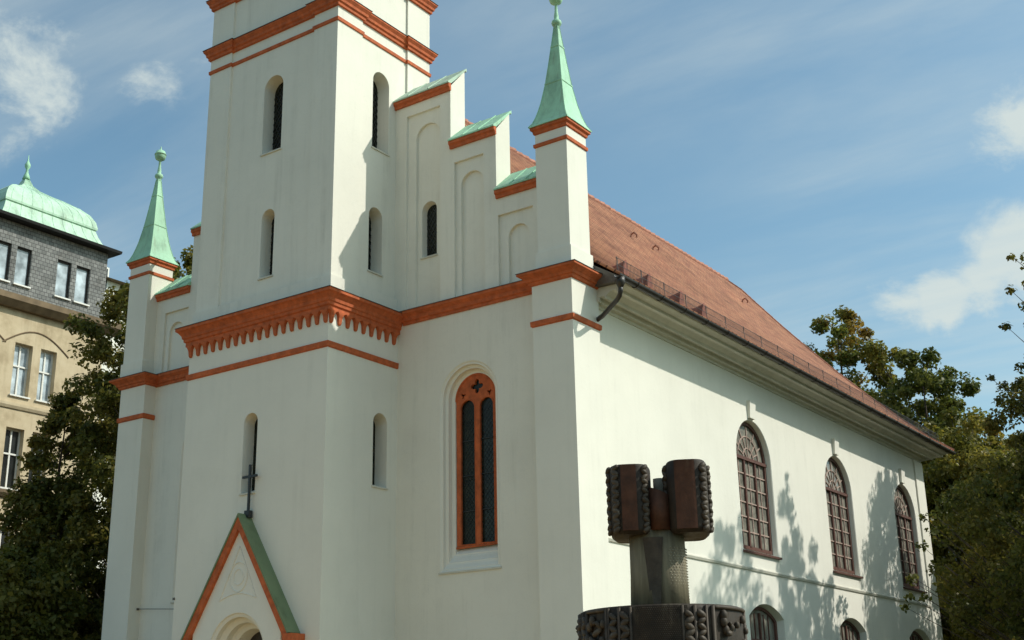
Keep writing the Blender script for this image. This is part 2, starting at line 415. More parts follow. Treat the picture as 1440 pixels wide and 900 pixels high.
for i, (x0, x1, z) in enumerate(STEPS):
    for f in (lambda x: x, mir):
        a, b = sorted((f(x0+(.0 if i else 0)), f(x1)))
        if i: a, b = (a, b+.03) if f(0) == 0 else (a-.03, b)
        if i == 2: a, b = (a+.05, b) if f(0) == 0 else (a, b-.05)
        # red moulding under the coping
        m = MB(); prof = [(FY-.003, z-.13), (FY-.05, z-.13), (FY-.06, z-.06), (FY-.10, z-.03), (FY-.10, z+.04), (FY-.003, z+.06)]
        m.loft([[(a+.004, y, zz) for y, zz in prof], [(b-.004, y, zz) for y, zz in prof]], True, True, True)
        m.build('step_moulding', 'red', gable)
        m = MB(); prof = [(FY-.12, z+.041), (FY-.12, z+.075), (.93, z+.70), (.95, z+.70), (.95, z+.62), (.90, z+.622), (FY, z+.062)]
        m.loft([[(a, y, zz) for y, zz in prof], [(b, y, zz) for y, zz in prof]], True, True, True)
        for k in range(1, 3):
            xs = a+(b-a)*k/3
            m.loft([[(xs-.012, FY-.121, z+.07), (xs+.012, FY-.121, z+.07), (xs+.012, FY-.121, z+.095), (xs-.012, FY-.121, z+.095)],
                    [(xs-.012, .93, z+.695), (xs+.012, .93, z+.695), (xs+.012, .93, z+.72), (xs-.012, .93, z+.72)]], True, True, True)
        m.build('coping', 'copper_step' if i == 2 else 'copper', gable)
# red cornice across the gable foot
for f in (lambda x: x, mir):
    a, b = sorted((f(-4.70), f(-.94)))
    m = MB(); prof = [(FY+.02, 10.31), (FY-.035, 10.31), (FY-.035, 10.37), (FY-.07, 10.39), (FY-.08, 10.47), (FY-.16, 10.54), (FY-.16, 10.60), (FY+.02, 10.63)]
    m.loft([[(a, y, z) for y, z in prof], [(b, y, z) for y, z in prof]], True, True, True)
    c = m.build('gable_cornice', 'red', church)
    m = MB(); m.loft([[(a, y, z) for y, z in [(FY-.175, 10.602), (FY-.175, 10.612), (FY-.002, 10.66), (FY-.002, 10.635)]], [(b, y, z) for y, z in [(FY-.175, 10.602), (FY-.175, 10.612), (FY-.002, 10.66), (FY-.002, 10.635)]]], True, True, True)
    m.build('flashing', 'sheet', c)
# --- corner piers and turrets
def pier(x0, x1):
    m = MB(); m.box(x0, x1, 0, 1.03, 0, 10.36); p = m.build('pier', 'plaster', church)
    P = rect(x0, x1, 0, 1.03)
    MB().sweep(P, [(0, 9.43), (.035, 9.45), (.04, 9.55), (0, 9.57)]).build('pier_band', 'red', p)
    c = MB().sweep(P, [(.001, 10.32), (.05, 10.34), (.06, 10.39), (.09, 10.40), (.11, 10.45), (.19, 10.51), (.23, 10.53), (.23, 10.575), (0, 10.60)], True).build('pier_cornice', 'red', p)
    MB().sweep(P, [(.245, 10.577), (.245, 10.587), (-.1, 10.63)], True).build('flashing', 'sheet', p)
    return p
def turret(x0, x1):
    y0, y1 = 0, .78
    P = rect(x0, x1, y0, y1); cx, cy = (x0+x1)/2, (y0+y1)/2
    m = MB(); m.box(x0, x1, y0, y1, 10.6, 13.84); m.sweep(P, [(.04, 10.55), (.04, 11.02), (.0, 11.04)])
    t = m.build('turret', 'plaster', church)
    MB().sweep(P, [(0, 13.42), (.03, 13.43), (.035, 13.50), (0, 13.515)]).build('turret_band', 'red', t)
    MB().sweep(P, [(.001, 13.72), (.03, 13.74), (.04, 13.80), (.08, 13.83), (.08, 13.885), (0, 13.9)], True).build('turret_cornice', 'red', t)
    m = MB(); pr = [(.495, 13.888), (.495, 13.90), (.43, 14.0), (.375, 14.15), (.33, 14.32), (.285, 14.52), (.21, 14.97), (.145, 15.5), (.078, 16.1), (.045, 16.42)]
    m.loft([[(cx-h, cy-h, z), (cx+h, cy-h, z), (cx+h, cy+h, z), (cx-h, cy+h, z)] for h, z in pr], True, True, True)
    for z, h in ((14.97, .213), (15.9, .102)):
        m.sweep(rect(cx-h, cx+h, cy-h, cy+h), [(0, z-.02), (.012, z-.012), (.012, z+.012), (-.01, z+.02)])
    for sx, sy in ((1,-1), (1,1), (-1,1), (-1,-1)):     # folded hips
        m.tube([(cx+sx*h, cy+sy*h, z) for h, z in pr[1:]], .012, 5)
    m.build('spire', 'copper', t)
    MB().lathe((cx, cy), [(.05, 16.36), (.06, 16.40), (.055, 16.44), (.1, 16.47), (.115, 16.52), (.1, 16.57), (.05, 16.6), (.055, 16.68), (.035, 16.82), (.03, 16.97),
                          (.06, 17.0), (.125, 17.04), (.155, 17.12), (.15, 17.17), (.165, 17.175), (.165, 17.19), (.15, 17.2), (.12, 17.28), (.05, 17.325), (.02, 17.34), (.015, 17.42), (.002, 17.44)], 16).build('finial', 'copper', t, True)
    return t
pier(-.97, 0); pier(mir(0), mir(-.97))
turret(-.79, 0); turret(mir(0), mir(-.79))
# --- tower base
TX0, TX1, TY = -9.20, -4.88, -1.90
g = MB()
dg = arch(-6.95, .95, -.02, 3.18)
dg = [(u, max(v, .0)) for u, v in dg]
def slit(mb, mp, c, hw, z0, zs, depth, d0=0, inner=.96, shift=0):
    o = arch(c, hw, z0, zs); i = arch(c+shift, hw*inner, z0+.12, zs)
    reveal(mb, [(o, d0), (i, d0+depth)], mp); return o
def slit_pane(mp, c, hw, z0, zs, depth, parent, d0=0, inner=.96, shift=0, lat=True, sillw=.03):
    i = arch(c+shift, hw*inner+.01, z0+.11, zs)
    w = MB(); w.add([mp(u, v, d0+depth-.006) for u, v in i], [tuple(range(len(i)))])
    win = w.build('slit_window', 'glass', parent)
    if lat:
        m = MB(); hh = hw*inner; z = z0+.12-hh*2
        while z < zs+hh:
            for s in (1, -1):
                pts = []
                for k in range(9):
                    u = -hh+2*hh*k/8; v = z+ (u*s+hh)*1.5
                    top = zs+math.sqrt(max(hh*hh-u*u, 0))
                    if z0+.12 < v < top: pts.append((u, v))
                if len(pts) > 1:
                    m.bar(mp(c+shift+pts[0][0], pts[0][1], d0+depth-.015), mp(c+shift+pts[-1][0], pts[-1][1], d0+depth-.015), .012, .012)
            z += .17
        if m.v: m.build('lead_lattice', 'iron', win)
    # sill slab
    m = MB(); a = mp(c-hw-.03, z0-.03, d0-sillw); b = mp(c+hw+.03, z0+.005, d0+.02)
    m.box(*sorted((a[0], b[0])), *sorted((a[1], b[1])), *sorted((a[2], b[2]))); m.build('sill', 'trimwhite', win)
TF = front(TY); TS = side(TX1)
w1 = slit(g, TF, -7.08, .21, 6.50, 8.04, .31)
wall(g, rect(TX0, TX1, 0, 10.4), [w1, dg], TF)
w2 = slit(g, TS, -.20, .23, 6.60, 7.99, .34)
wall(g, rect(TY, FY+.1, 0, 10.4), [w2], TS)
g.add([(TX0, TY, 0), (TX0, FY+.1, 0), (TX0, FY+.1, 10.4), (TX0, TY, 10.4)], [(0,1,2,3)])
tb = g.build('tower_base', 'plaster', church)
slit_pane(TF, -7.08, .21, 6.50, 8.04, .31, church, lat=False); slit_pane(TS, -.20, .23, 6.60, 7.99, .34, church, lat=False)
TP = rect(TX0, TX1, TY, FY+.05)
MB().sweep(TP, [(0, 9.33), (.035, 9.35), (.045, 9.46), (0, 9.48)]).build('tower_band', 'red', tb)
tcn = MB().sweep(TP, [(.001, 10.13), (.075, 10.13), (.075, 10.22), (.11, 10.24), (.115, 10.30), (.14, 10.32), (.15, 10.38), (.21, 10.46), (.255, 10.49), (.255, 10.555), (0, 10.58)], True).build('tower_cornice', 'red', church)
MB().sweep(TP, [(.27, 10.557), (.27, 10.567), (-.35, 10.64)], True).build('flashing', 'sheet', tcn)
def corbel_mesh(mp_u, mp_d):
    """one tapering bracket; u along the wall, d outwards"""
    m = MB(); L_ = []
    for z, hw, d in ((9.87, .032, .03), (9.90, .042, .045), (10.02, .05, .06), (10.06, .055, .075), (10.10, .075, .085), (10.14, .115, .09)):
        L_.append([(-hw, 0, z), (hw, 0, z), (hw, d, z), (-hw, d, z)])
    return L_
def corbel(x, y, ux, uy, dx, dy):
    m = MB(); m.loft([[(x+ux*a+dx*d, y+uy*a+dy*d, z) for a, d, z in lp] for lp in corbel_mesh(0, 0)], True, True, True)
    return m.build('corbel', 'red', tcn)
c0 = corbel(TX0+.06, TY, 1, 0, 0, -1)
nC = 17
for k in range(1, nC+1):
    c = dup(c0, dx=k*(TX1-TX0-.12)/nC)
c1 = corbel(TX1, TY+.06, 0, 1, 1, 0)
for k in range(1, 9): dup(c1, dy=k*.255)
# --- tower shaft
UX0, UX1, UY0, UY1, LP = -9.22, -4.95, -1.79, 1.56, .05
def shaft_plan():
    a, b = .74, .85
    return [(UX0,UY0),(UX0+a,UY0),(UX0+a,UY0+LP),(UX1-a,UY0+LP),(UX1-a,UY0),(UX1,UY0),(UX1,UY0+b),(UX1-LP,UY0+b),(UX1-LP,UY1-b),(UX1,UY1-b),(UX1,UY1),
            (UX0,UY1),(UX0,UY1-b),(UX0+LP,UY1-b),(UX0+LP,UY0+b),(UX0,UY0+b)]
SP = shaft_plan(); ZT = 21.6
g = MB()
for i in range(len(SP)):
    p, q = SP[i], SP[(i+1) % len(SP)]
    if i in (2, 7): continue
    g.add([(*p, 10.5), (*q, 10.5), (*q, ZT), (*p, ZT)], [(0,1,2,3)])
UF = front(UY0+LP); US = side(UX1-LP)
hf = [slit(g, UF, -7.0, .31, 14.50, 16.18, .33), slit(g, UF, -7.0, .205, 11.40, 12.85, .32)]
wall(g, rect(UX0+.74, UX1-.74, 10.5, ZT), hf, UF)
hs = [slit(g, US, -.20, .29, 14.52, 16.28, .36), slit(g, US, -.32, .23, 11.46, 12.82, .34)]
wall(g, rect(UY0+.85, UY1-.85, 10.5, ZT), hs, US)
g.sweep(rect(UX0, UX1, UY0, UY1), [(.045, 10.5), (.045, 10.98), (.0, 11.0)])
ts = g.build('tower_shaft', 'plaster_gable', church)
for mp, c, hw, z0, zs, dp in ((UF, -7.0, .31, 14.50, 16.18, .33), (UF, -7.0, .205, 11.40, 12.85, .32), (US, -.20, .29, 14.52, 16.28, .36), (US, -.32, .23, 11.46, 12.82, .34)):
    slit_pane(mp, c, hw, z0, zs, dp, church)
slit_pane(F0, -4.07, .215, 11.88, 13.0, .17, church, d0=.13, inner=.9)
def band(z, big, name):
    if big: pr = [(.001, z), (.05, z+.01), (.055, z+.07), (.09, z+.10), (.10, z+.16), (.15, z+.23), (.15, z+.27), (0, z+.31)]
    else: pr = [(.001, z), (.03, z+.005), (.035, z+.085), (0, z+.10)]
    b_ = MB().sweep(SP, pr).build(name, 'red', ts)
    if big: MB().sweep(SP, [(.165, z+.272), (.165, z+.282), (-.01, z+.325)]).build('flashing', 'sheet', ts)
band(17.22, False, 'tower_band'); band(17.60, True, 'tower_string'); band(19.02, True, 'tower_string')
bel = MB(); bel.sweep(rect(UX0, UX1, UY0, UY1), [(.001, 21.5), (.2, 21.6), (.25, 21.8), (0, 21.85)], True)
bel.build('tower_cornice', 'red', church)
m = MB(); cx, cy = (UX0+UX1)/2, (UY0+UY1)/2
m.loft([[(cx-h*2.3, cy-h*1.85, z), (cx+h*2.3, cy-h*1.85, z), (cx+h*2.3, cy+h*1.85, z), (cx-h*2.3, cy+h*1.85, z)] for h, z in ((1.05, 21.85), (.8, 22.4), (.6, 23.5), (.3, 26.5), (.02, 29.5))], True, True, True)
m.build('tower_spire', 'copper', church)
# --- porch with gabled portal
PY = -2.15; PF = front(PY)
g = MB(); aa = arch(-6.95, .82, 0, 3.18)
gp = [(-8.25, 0), (-5.69, 0), (-5.69, 3.72), (-6.97, 5.80), (-8.25, 3.72)]
aa = [(u, v if v > 0 else .001) for u, v in aa]
wall(g, gp, [aa], PF)
lps = [(aa, 0)]
for hw, d in ((.80, .03), (.74, .06), (.735, .17), (.70, .20), (.64, .24), (.635, .38), (.60, .42), (.53, .46), (.5, .75)):
    lps.append(([(u, max(v, .001)) for u, v in arch(-6.95, hw, 0, 3.18)], d))
reveal(g, lps, PF)
for (p, q) in ((gp[1], gp[2]), (gp[0], gp[4])):
    g.add([(p[0], PY, p[1]), (p[0], TY, p[1]), (q[0], TY, q[1]), (q[0], PY, q[1])], [(0,1,2,3)])
porch = g.build('porch', 'plaster', church)
i = arch(-6.95, .515, 0, 3.18); MB().add([PF(u, v, .74) for u, v in i], [tuple(range(len(i)))]).build('door', 'door', church)
AP = Vector((-6.97, 0, 6.02))
def rake(sgn, foot, w0, w1, y0, y1):
    """slab parallel to the slope, between perpendicular offsets w0..w1 under the outer line"""
    d = (Vector((foot[0], 0, foot[1]))-AP).normalized(); n = Vector((-d.z*sgn, 0, d.x*sgn)) * -1
    if n.z > 0: n = -n
    L_ = []
    def at(w, end):
        if end: p = Vector((foot[0], 0, foot[1]))+n*w; return p
        # mitre on the axis x = AP.x
        q = AP+n*w; t = (AP.x-q.x)/d.x; return q+d*t
    quad = [at(w0, 0), at(w1, 0), at(w1, 1), at(w0, 1)]
    m = MB(); m.loft([[(p.x, y0, p.z) for p in quad], [(p.x, y1, p.z) for p in quad]], True, True, True); return m
FL, FR = (-8.60, 3.36), (-5.34, 3.58)
for sgn, ft in ((-1, (-8.52, 3.52)), (1, (-5.40, 3.52))):
    rake(sgn, ft, .03, .17, PY-.08, TY).build('raking_moulding', 'red', porch)
    rake(sgn, ft, -.005, .03, PY-.10, TY).build('coping', 'copper_old', porch)
    x = ft[0]; m = MB(); a, b = (x-.12, x+.13) if sgn > 0 else (x-.13, x+.12)
    m.loft([[(a+i_, PY-.13+i_, z), (b-i_, PY-.13+i_, z), (b-i_, TY, z), (a+i_, TY, z)] for i_, z in ((.05, 3.28), (.0, 3.36), (.0, 3.50))], True, True, True)
    m.build('kneeler', 'red', porch)
# relief: triangle on an arched foot with a ring
m = MB(); y = PY-.004
tri = [(-6.96, 5.30), (-6.42, 4.28)]
m.bar((-6.96, y, 5.34), (-6.42, y, 4.27), .022, .02, (0,1,0)); m.bar((-6.96, y, 5.34), (-7.50, y, 4.27), .022, .02, (0,1,0))
m.tube([(-7.5+1.08*k/14, y, 4.27+.12*math.sin(math.pi*k/14)) for k in range(15)], .012, 6)
m.tube([(-6.96+.25*math.cos(2*math.pi*k/28), y, 4.72+.30*math.sin(2*math.pi*k/28)) for k in range(29)], .013, 6, False)
m.tube([(-6.96+.12*math.cos(a)*(1+.4*k/20), y, 4.72+.16*math.sin(a)) for k in range(20) for a in (k*.33,)], .010, 6)
m.build('relief', 'plaster_gable', porch)
# cross
m = MB(); m.box(-6.953, -6.907, -2.02, -1.975, 6.03, 7.08); m.box(-7.14, -6.72, -2.021, -1.974, 6.80, 6.85); m.box(-7.0, -6.86, -2.05, -1.94, 5.95, 6.10)
m.build('cross', 'iron', church)
# --- gothic windows of the front
def gothic(f, parent):
    """f maps x -> x (or its mirror)"""
    s = 1 if f(1) == 1 else -1
    c = f(-2.90)
    m = MB(); lo = []
    for hw, d, z0 in ((.77, 0, 4.74), (.73, .03, 4.78), (.70, .03, 4.80), (.69, .10, 4.88), (.655, .12, 4.92), (.625, .12, 4.94), (.615, .22, 5.05), (.58, .25, 5.10), (.545, .25, 5.12), (.53, .36, 5.25)):
        lo.append((arch(c, hw, z0, 8.40), d))
    reveal(m, lo, F0); w = m.build('gothic_window', 'plaster', parent)
    # sill lip
    mm = MB(); mm.box(c-.80, c+.80, FY-.03, FY+.02, 4.70, 4.739); mm.build('sill', 'trimwhite', w)
    # red tracery: outer arch plate pierced by two lancets and a quatrefoil
    hw = .53; p = MB(); fr = front(FY+.27)
    o = arch(c, hw, 5.25, 8.40)
    l1 = arch(c-.225*s, .195, 5.30, 8.20); l2 = arch(c+.280*s, .185, 5.30, 8.20)
    q = []
    for k in range(48):
        a = 2*math.pi*k/48; r = .075+.085*abs(math.cos(2*a))**1.1; q.append((c+.03*s+r*math.cos(a), 8.66+r*math.sin(a)))
    t1 = [(c-.34+(.045+.022*math.cos(3*a-1.2))*math.cos(a), 8.50+(.05+.025*math.cos(3*a-1.2))*math.sin(a)) for a in [2*math.pi*k/18 for k in range(18)]]
    t2 = [(c+.36+(.045+.022*math.cos(3*a-1.9))*math.cos(a), 8.48+(.05+.025*math.cos(3*a-1.9))*math.sin(a)) for a in [2*math.pi*k/18 for k in range(18)]]
    hs_ = [l1, l2, q, t1, t2]
    wall(p, o, hs_, fr)
    for h in hs_: reveal(p, [(h, 0), (h, .06)], fr)
    for h, r in ((l1, .014), (l2, .014)): p.tube([fr(u, v, 0) for u, v in h+[h[0]]], r, 6)
    p.tube([fr(u, v, 0) for u, v in o], .028, 6); p.build('tracery', 'red', w)
    gl = MB(); gl.add([fr(u, v, .06) for u, v in o], [tuple(range(len(o)))]); pn = gl.build('pane', 'glass', w)
    la = MB(); z = 5.0
    while z < 8.5:
        for cc in (c-.225*s, c+.280*s):
            for sg in (1, -1):
                a = max(z, 5.3); b_ = min(z+.5, 8.32)
                if b_-a < .05: continue
                ua = -.19+.38*(a-z)/.5; ub = -.19+.38*(b_-z)/.5
                la.bar(fr(cc+ua*sg, a, .052), fr(cc+ub*sg, b_, .052), .0045, .0045)
        z += .125
    for z in (6.0, 6.75, 7.5): la.bar(fr(c-.4, z, .045), fr(c+.4, z, .045), .018, .018)
    la.build('lead_lattice', 'iron', pn)
gothic(lambda x: x, church); gothic(mir, church)

m = MB(); m.tube([(-13.09, .26, 4.64), (-11.2, .05, 4.50), (-9.22, -1.86, 4.45)], .009, 5); m.box(-13.1, -13.07, .23, .29, 4.61, 4.66); m.box(-9.23, -9.18, -1.925, -1.895, 4.43, 4.48)
m.build('cable', 'sheet', church)
# --- nave
NX = -.12; NY1 = 22.0
NS = side(NX)
WC = [8.50, 14.15, 19.85]
g = MB(); holes = []
for c in WC:
    o = arch(c, 1.02, 5.62, 7.92); i = arch(c, .965, 5.68, 7.94); holes.append(o)
    reveal(g, [(o, 0), (arch(c, 1.0, 5.63, 7.925), .02), (i, .21)], NS)
    o = arch(c+.02, 1.0, 1.9, 4.08, .32); i = arch(c+.02, .95, 1.95, 4.05, .30); holes.append(o)
    reveal(g, [(o, 0), (i, .25)], NS)
wall(g, rect(.8, NY1, 0, 10.15), holes, NS)
g.add([(NX, NY1, 0), (mir(NX), NY1, 0), (mir(NX), NY1, 10.1), (XC, NY1, 18.1), (NX, NY1, 10.1)], [(0,1,2,3,4)])
g.add([(mir(NX), .8, 0), (mir(NX), NY1, 0), (mir(NX), NY1, 10.15), (mir(NX), .8, 10.15)], [(0,1,2,3)])
nave = g.build('nave_wall', 'plaster', church)
MB().loft([[(NX-.01+o_, y_, z) for o_, z in ((0, 5.13), (.04, 5.14), (.06, 5.19), (.05, 5.215), (0, 5.24))] for y_ in (1.0, NY1)], True, True, True).build('string_course', 'trimwhite', nave)
m = MB(); m.box(NX-.02, NX+.05, NY1-.75, NY1+.05, 0, 9.95); m.build('corner_strip', 'plaster', nave)
for c in WC:
    k = MB(); k.loft([[(NX-.01, c-.20, z1), (NX-.01, c-.20+dw, z1), (NX+pr, c-.20+dw, z1), (NX+pr, c-.20, z1)] for z1, dw, pr in ((8.97, .30, .07), (9.42, .34, .10))], True, True, True)
    k.build('keystone', 'plaster', nave)
# cornice
prof = [(-.02, 9.98), (.03, 9.98), (.04, 10.04), (.09, 10.06), (.16, 10.05), (.17, 10.09), (.18, 10.145), (.30, 10.15), (.30, 10.095), (.335, 10.095), (.35, 10.16), (.41, 10.20), (.46, 10.235), (.58, 10.24), (.58, 10.19), (.62, 10.19), (.63, 10.25), (.70, 10.28), (.77, 10.31), (.80, 10.35), (-.02, 10.35)]
EY = NY1+.80
m = MB(); a = [(NX+o_, .98, z) for o_, z in prof]; b_ = [(NX+o_, NY1+o_, z) for o_, z in prof]; c_ = [(mir(NX)-o_, NY1+o_, z) for o_, z in prof]; d_ = [(mir(NX)-o_, 1.04, z) for o_, z in prof]
m.loft([a, b_, c_, d_], True, True, True); m.build('eave_cornice', 'trimwhite', nave)
m = MB(); m.loft([[(x, y_, z) for x, z in ((.78, 10.352), (.02, 10.352), (.02, 10.83), (.78, 10.30+.057))] for y_ in (.84, .97)], True, True, True)
m.build('verge_flashing', 'sheet', nave)
# roof
RP = [(-7.04, 18.25), (-6.5, 17.75), (-6, 17.15), (-5, 15.98), (-4, 14.86), (-3, 13.78), (-2, 12.77), (-1, 11.82), (0, 10.93), (.80, 10.36)]
fine = []
for (x0, z0), (x1, z1) in zip(RP[:-1], RP[1:]):
    for k in range(3): fine.append((x0+(x1-x0)*k/3, z0+(z1-z0)*k/3))
fine.append(RP[-1])
RY0, RY1 = .92, EY+.05
def roof_obj():
    vs = []; fs = []; uvs = []
    for sgn in (0, 1):
        s_ = 0; px = None
        row = []
        for x, z in fine:
            if px: s_ += math.hypot(x-px[0], z-px[1])
            px = (x, z); X = mir(x) if sgn else x
            for y in (RY0, 8, 15, RY1):
                if x > .0 and y == RY0: y = .80
                row.append(len(vs)); vs.append((X, y, z)); uvs.append((y, 20-s_))
        for i in range(len(fine)-1):
            for j in range(3):
                a = row[i*4+j]; b_ = row[i*4+j+1]; c_ = row[(i+1)*4+j+1]; d_ = row[(i+1)*4+j]
                fs.append((a, b_, c_, d_))
    # verge thickness at the far end and eave underside
    me = bpy.data.meshes.new('roof'); me.from_pydata(vs, [], fs)
    uv = me.uv_layers.new(name='UVMap')
    for lp in me.loops: uv.data[lp.index].uv = uvs[lp.vertex_index]
    me.polygons.foreach_set('use_smooth', [True]*len(me.polygons))
    me.materials.append(MT['tiles']); me.update(); o = bpy.data.objects.new('roof', me); COL.objects.link(o); o.parent = church
    sol = o.modifiers.new('thick', 'SOLIDIFY'); sol.thickness = .06; sol.offset = -1 
    return o
roof = roof_obj()
rj = random.Random(3)
m = MB(); y = .95
while y < RY1-.2:
    dz = rj.uniform(-.008, .012)
    m.tube([(XC, y, 18.27+dz), (XC, y+.36, 18.29+dz)], [.115, .14], 8); y += .345
m.build('ridge_tiles', 'ridge', roof)
m = MB()
for sgn in (0, 1):
    for (x0, z0), (x1, z1) in zip(fine[:-1], fine[1:]):
        X0, X1 = (mir(x0), mir(x1)) if sgn else (x0, x1)
        m.tube([(X0, RY1-.02, z0+.05), (X1, RY1-.02, z1+.035)], [.075, .095], 6)
m.build('verge_tiles', 'ridge', roof)
def rz(x):
    for (x0, z0), (x1, z1) in zip(RP[:-1], RP[1:]):
        if x0 <= x <= x1: return z0+(z1-z0)*(x-x0)/(x1-x0)
    return RP[-1][1]
# hooded tile vents just above the guard, and step hooks below the ridge
def vent():
    x = .0; y = 2.0; z = rz(x)
    m = MB(); L_ = []
    for dx, w, h in ((-.30, .08, .02), (-.10, .105, .16), (.10, .11, .34), (.15, .12, .40)):
        z_ = rz(x+dx); L_.append([(x+dx, y+w*math.cos(a), z_-.03+h*1.15*math.sin(a)+.02) for a in [math.pi*k/8 for k in range(9)]])
    m.loft(L_, False); m.add([L_[-1][i] for i in range(9)], [tuple(range(9))])
    v = m.build('roof_vent', 'vent', roof, True)
    return v
v0 = vent()
for dy in (1.05, 2.55, 3.70): dup(v0, dy=dy)
def hook():
    m = MB(); x = -5.1; z = rz(x); y = 11.75
    m.tube([(x, y, z), (x+.02, y, z+.17), (x+.12, y, z+.21), (x+.22, y, z+.10), (x+.2, y, z+.02)], .03, 6); return m.build('roof_hook', 'ridge', roof)
h0 = hook()
for dy in (1.4, 8.0): dup(h0, dy=dy)
# wire snow guard
m = MB(); gx = .44; gz = rz(gx)
for k in range(0, 22): m.bar((gx, 1.15+k*1.02, gz-.05), (gx-.02, 1.15+k*1.02, gz+.40), .022, .010)
for h in (.06, .22, .37): m.bar((gx-.01, 1.08, gz+h), (gx-.01, RY1-.4, gz+h), .008, .008)
y = 1.1
while y < RY1-.4: m.bar((gx-.012, y, gz+.05), (gx-.012, y, gz+.37), .0065, .0065, (1,0,0)); y += .06
m.build('snow_guard', 'gutter', roof)
# gutter and downpipe
m = MB(); gcx, gcz, gr = .80, 10.345, .085
L_ = []
for yy in (.46, RY1+.02):
    L_.append([(gcx+gr*math.cos(a), yy, gcz+gr*math.sin(a)) for a in [math.pi+math.pi*k/10 for k in range(11)]]+[(gcx+(gr-.012)*math.cos(a), yy, gcz+(gr-.012)*math.sin(a)) for a in [2*math.pi-math.pi*k/10 for k in range(11)]])
m.loft(L_, True, True, True)
for k in range(21):
    yy = 1.2+k*1.05; m.tube([(gcx+(gr+.008)*math.cos(a), yy, gcz+(gr+.008)*math.sin(a)) for a in [math.pi+math.pi*q/8 for q in range(9)]], .010, 5)
m.build('gutter', 'gutter', church)
m = MB(); m.loft([[(gcx+r_*math.cos(2*math.pi*k/10), (.58+r_*math.sin(2*math.pi*k/10)), z) for k in range(10)] for r_, z in ((.10, 10.30), (.10, 10.2), (.052, 10.08))], True, True, True)
m.tube([(.80, .58, 10.12), (.80, .58, 10.02), (.76, .60, 9.93), (.66, .66, 9.87), (.16, .91, 9.70), (.0, .96, 9.66), (-.08, .96, 9.64)], .05, 10)
m.build('downpipe', 'gutter', church, True)
# arched nave windows
def nave_window():
    c = WC[0]; d = .18; mp = NS
    hw, z0, zs = .97, 5.68, 7.94
    o = arch(c, hw, z0, zs)
    w = MB(); i = arch(c, hw-.085, z0+.085, zs)
    wall(w, o, [i], mp, d-.05); reveal(w, [(i, d-.05), (i, d+.02)], mp)
    for u in (c-.31, c+.31): w.bar(mp(u, z0+.05, d-.02), mp(u, zs, d-.02), .07, .06, (1,0,0))
    w.bar(mp(c-hw, zs, d-.03), mp(c+hw, zs, d-.03), .085, .08)
    win = w.build('arched_window', 'woodred', church)
    p = MB(); p.add([mp(u, v, d) for u, v in o], [tuple(range(len(o)))]); p.build('pane', 'naveglass', win)
    b_ = MB()
    for k in range(1, 6):
        z = z0+.08+(zs-z0-.1)*k/6; b_.bar(mp(c-hw+.05, z, d-.015), mp(c+hw-.05, z, d-.015), .03, .03)
    for u in (c-.61, c, c+.61): b_.bar(mp(u, z0+.05, d-.012), mp(u, zs, d-.012), .024, .024, (1,0,0))
    for r_ in (.30, .60): b_.tube([mp(c+r_*math.cos(math.pi*k/20), zs+r_*math.sin(math.pi*k/20), d-.015) for k in range(21)], .018, 5)
    for k in range(1, 4):
        a = math.pi*k/4; b_.bar(mp(c+.0*math.cos(a), zs+.0*math.sin(a), d-.012), mp(c+.3*math.cos(a), zs+.3*math.sin(a), d-.012), .022, .022, (1,0,0))
    for k in range(1, 8):
        a = math.pi*k/8; b_.bar(mp(c+.3*math.cos(a), zs+.3*math.sin(a), d-.012), mp(c+.6*math.cos(a), zs+.6*math.sin(a), d-.012), .022, .022, (1,0,0))
    for k in range(1, 6):
        a = math.pi*k/6; b_.bar(mp(c+.6*math.cos(a), zs+.6*math.sin(a), d-.012), mp(c+.86*math.cos(a), zs+.86*math.sin(a), d-.012), .026, .026, (1,0,0))
    b_.build('glazing_bars', 'barpale', win)
    s_ = MB(); s_.loft([[(NX-.3, c-1.0+e, 5.66), (NX+.07, c-1.06+e, 5.60), (NX+.07, c-1.06+e, 5.55), (NX-.3, c-1.0+e, 5.55)] for e in (0,)]+[[(NX-.3, c+1.0, 5.66), (NX+.07, c+1.06, 5.60), (NX+.07, c+1.06, 5.55), (NX-.3, c+1.0, 5.55)]], True, True, True)
    s_.build('sill', 'woodred', win); return win
nw = nave_window()
for c in WC[1:]: dup(nw, dy=c-WC[0])
def low_window():
    c = WC[0]+.02; d = .23; mp = NS; o = arch(c, .955, 1.95, 4.05, .30); i = arch(c, .86, 2.04, 4.02, .26)
    w = MB(); wall(w, o, [i], mp, d-.05); reveal(w, [(i, d-.05), (i, d+.02)], mp)
    w.bar(mp(c, 2.05, d-.02), mp(c, 4.2, d-.02), .07, .06, (1,0,0)); w.bar(mp(c-.88, 3.55, d-.021), mp(c+.88, 3.55, d-.021), .06, .055)
    win = w.build('cellar_window', 'woodred', church)
    MB().add([mp(u, v, d) for u, v in o], [tuple(range(len(o)))]).build('pane', 'naveglass', win)
    b_ = MB()
    for u in (c-.52, c-.26, c+.26, c+.52): b_.bar(mp(u, 2.05, d-.012), mp(u, 4.18, d-.012), .026, .026, (1,0,0))
    for z in (2.5, 3.0): b_.bar(mp(c-.8, z, d-.013), mp(c+.8, z, d-.013), .026, .026)
    b_.build('glazing_bars', 'woodred', win); return win
lw = low_window()
for c in WC[1:]: dup(lw, dy=c-WC[0])

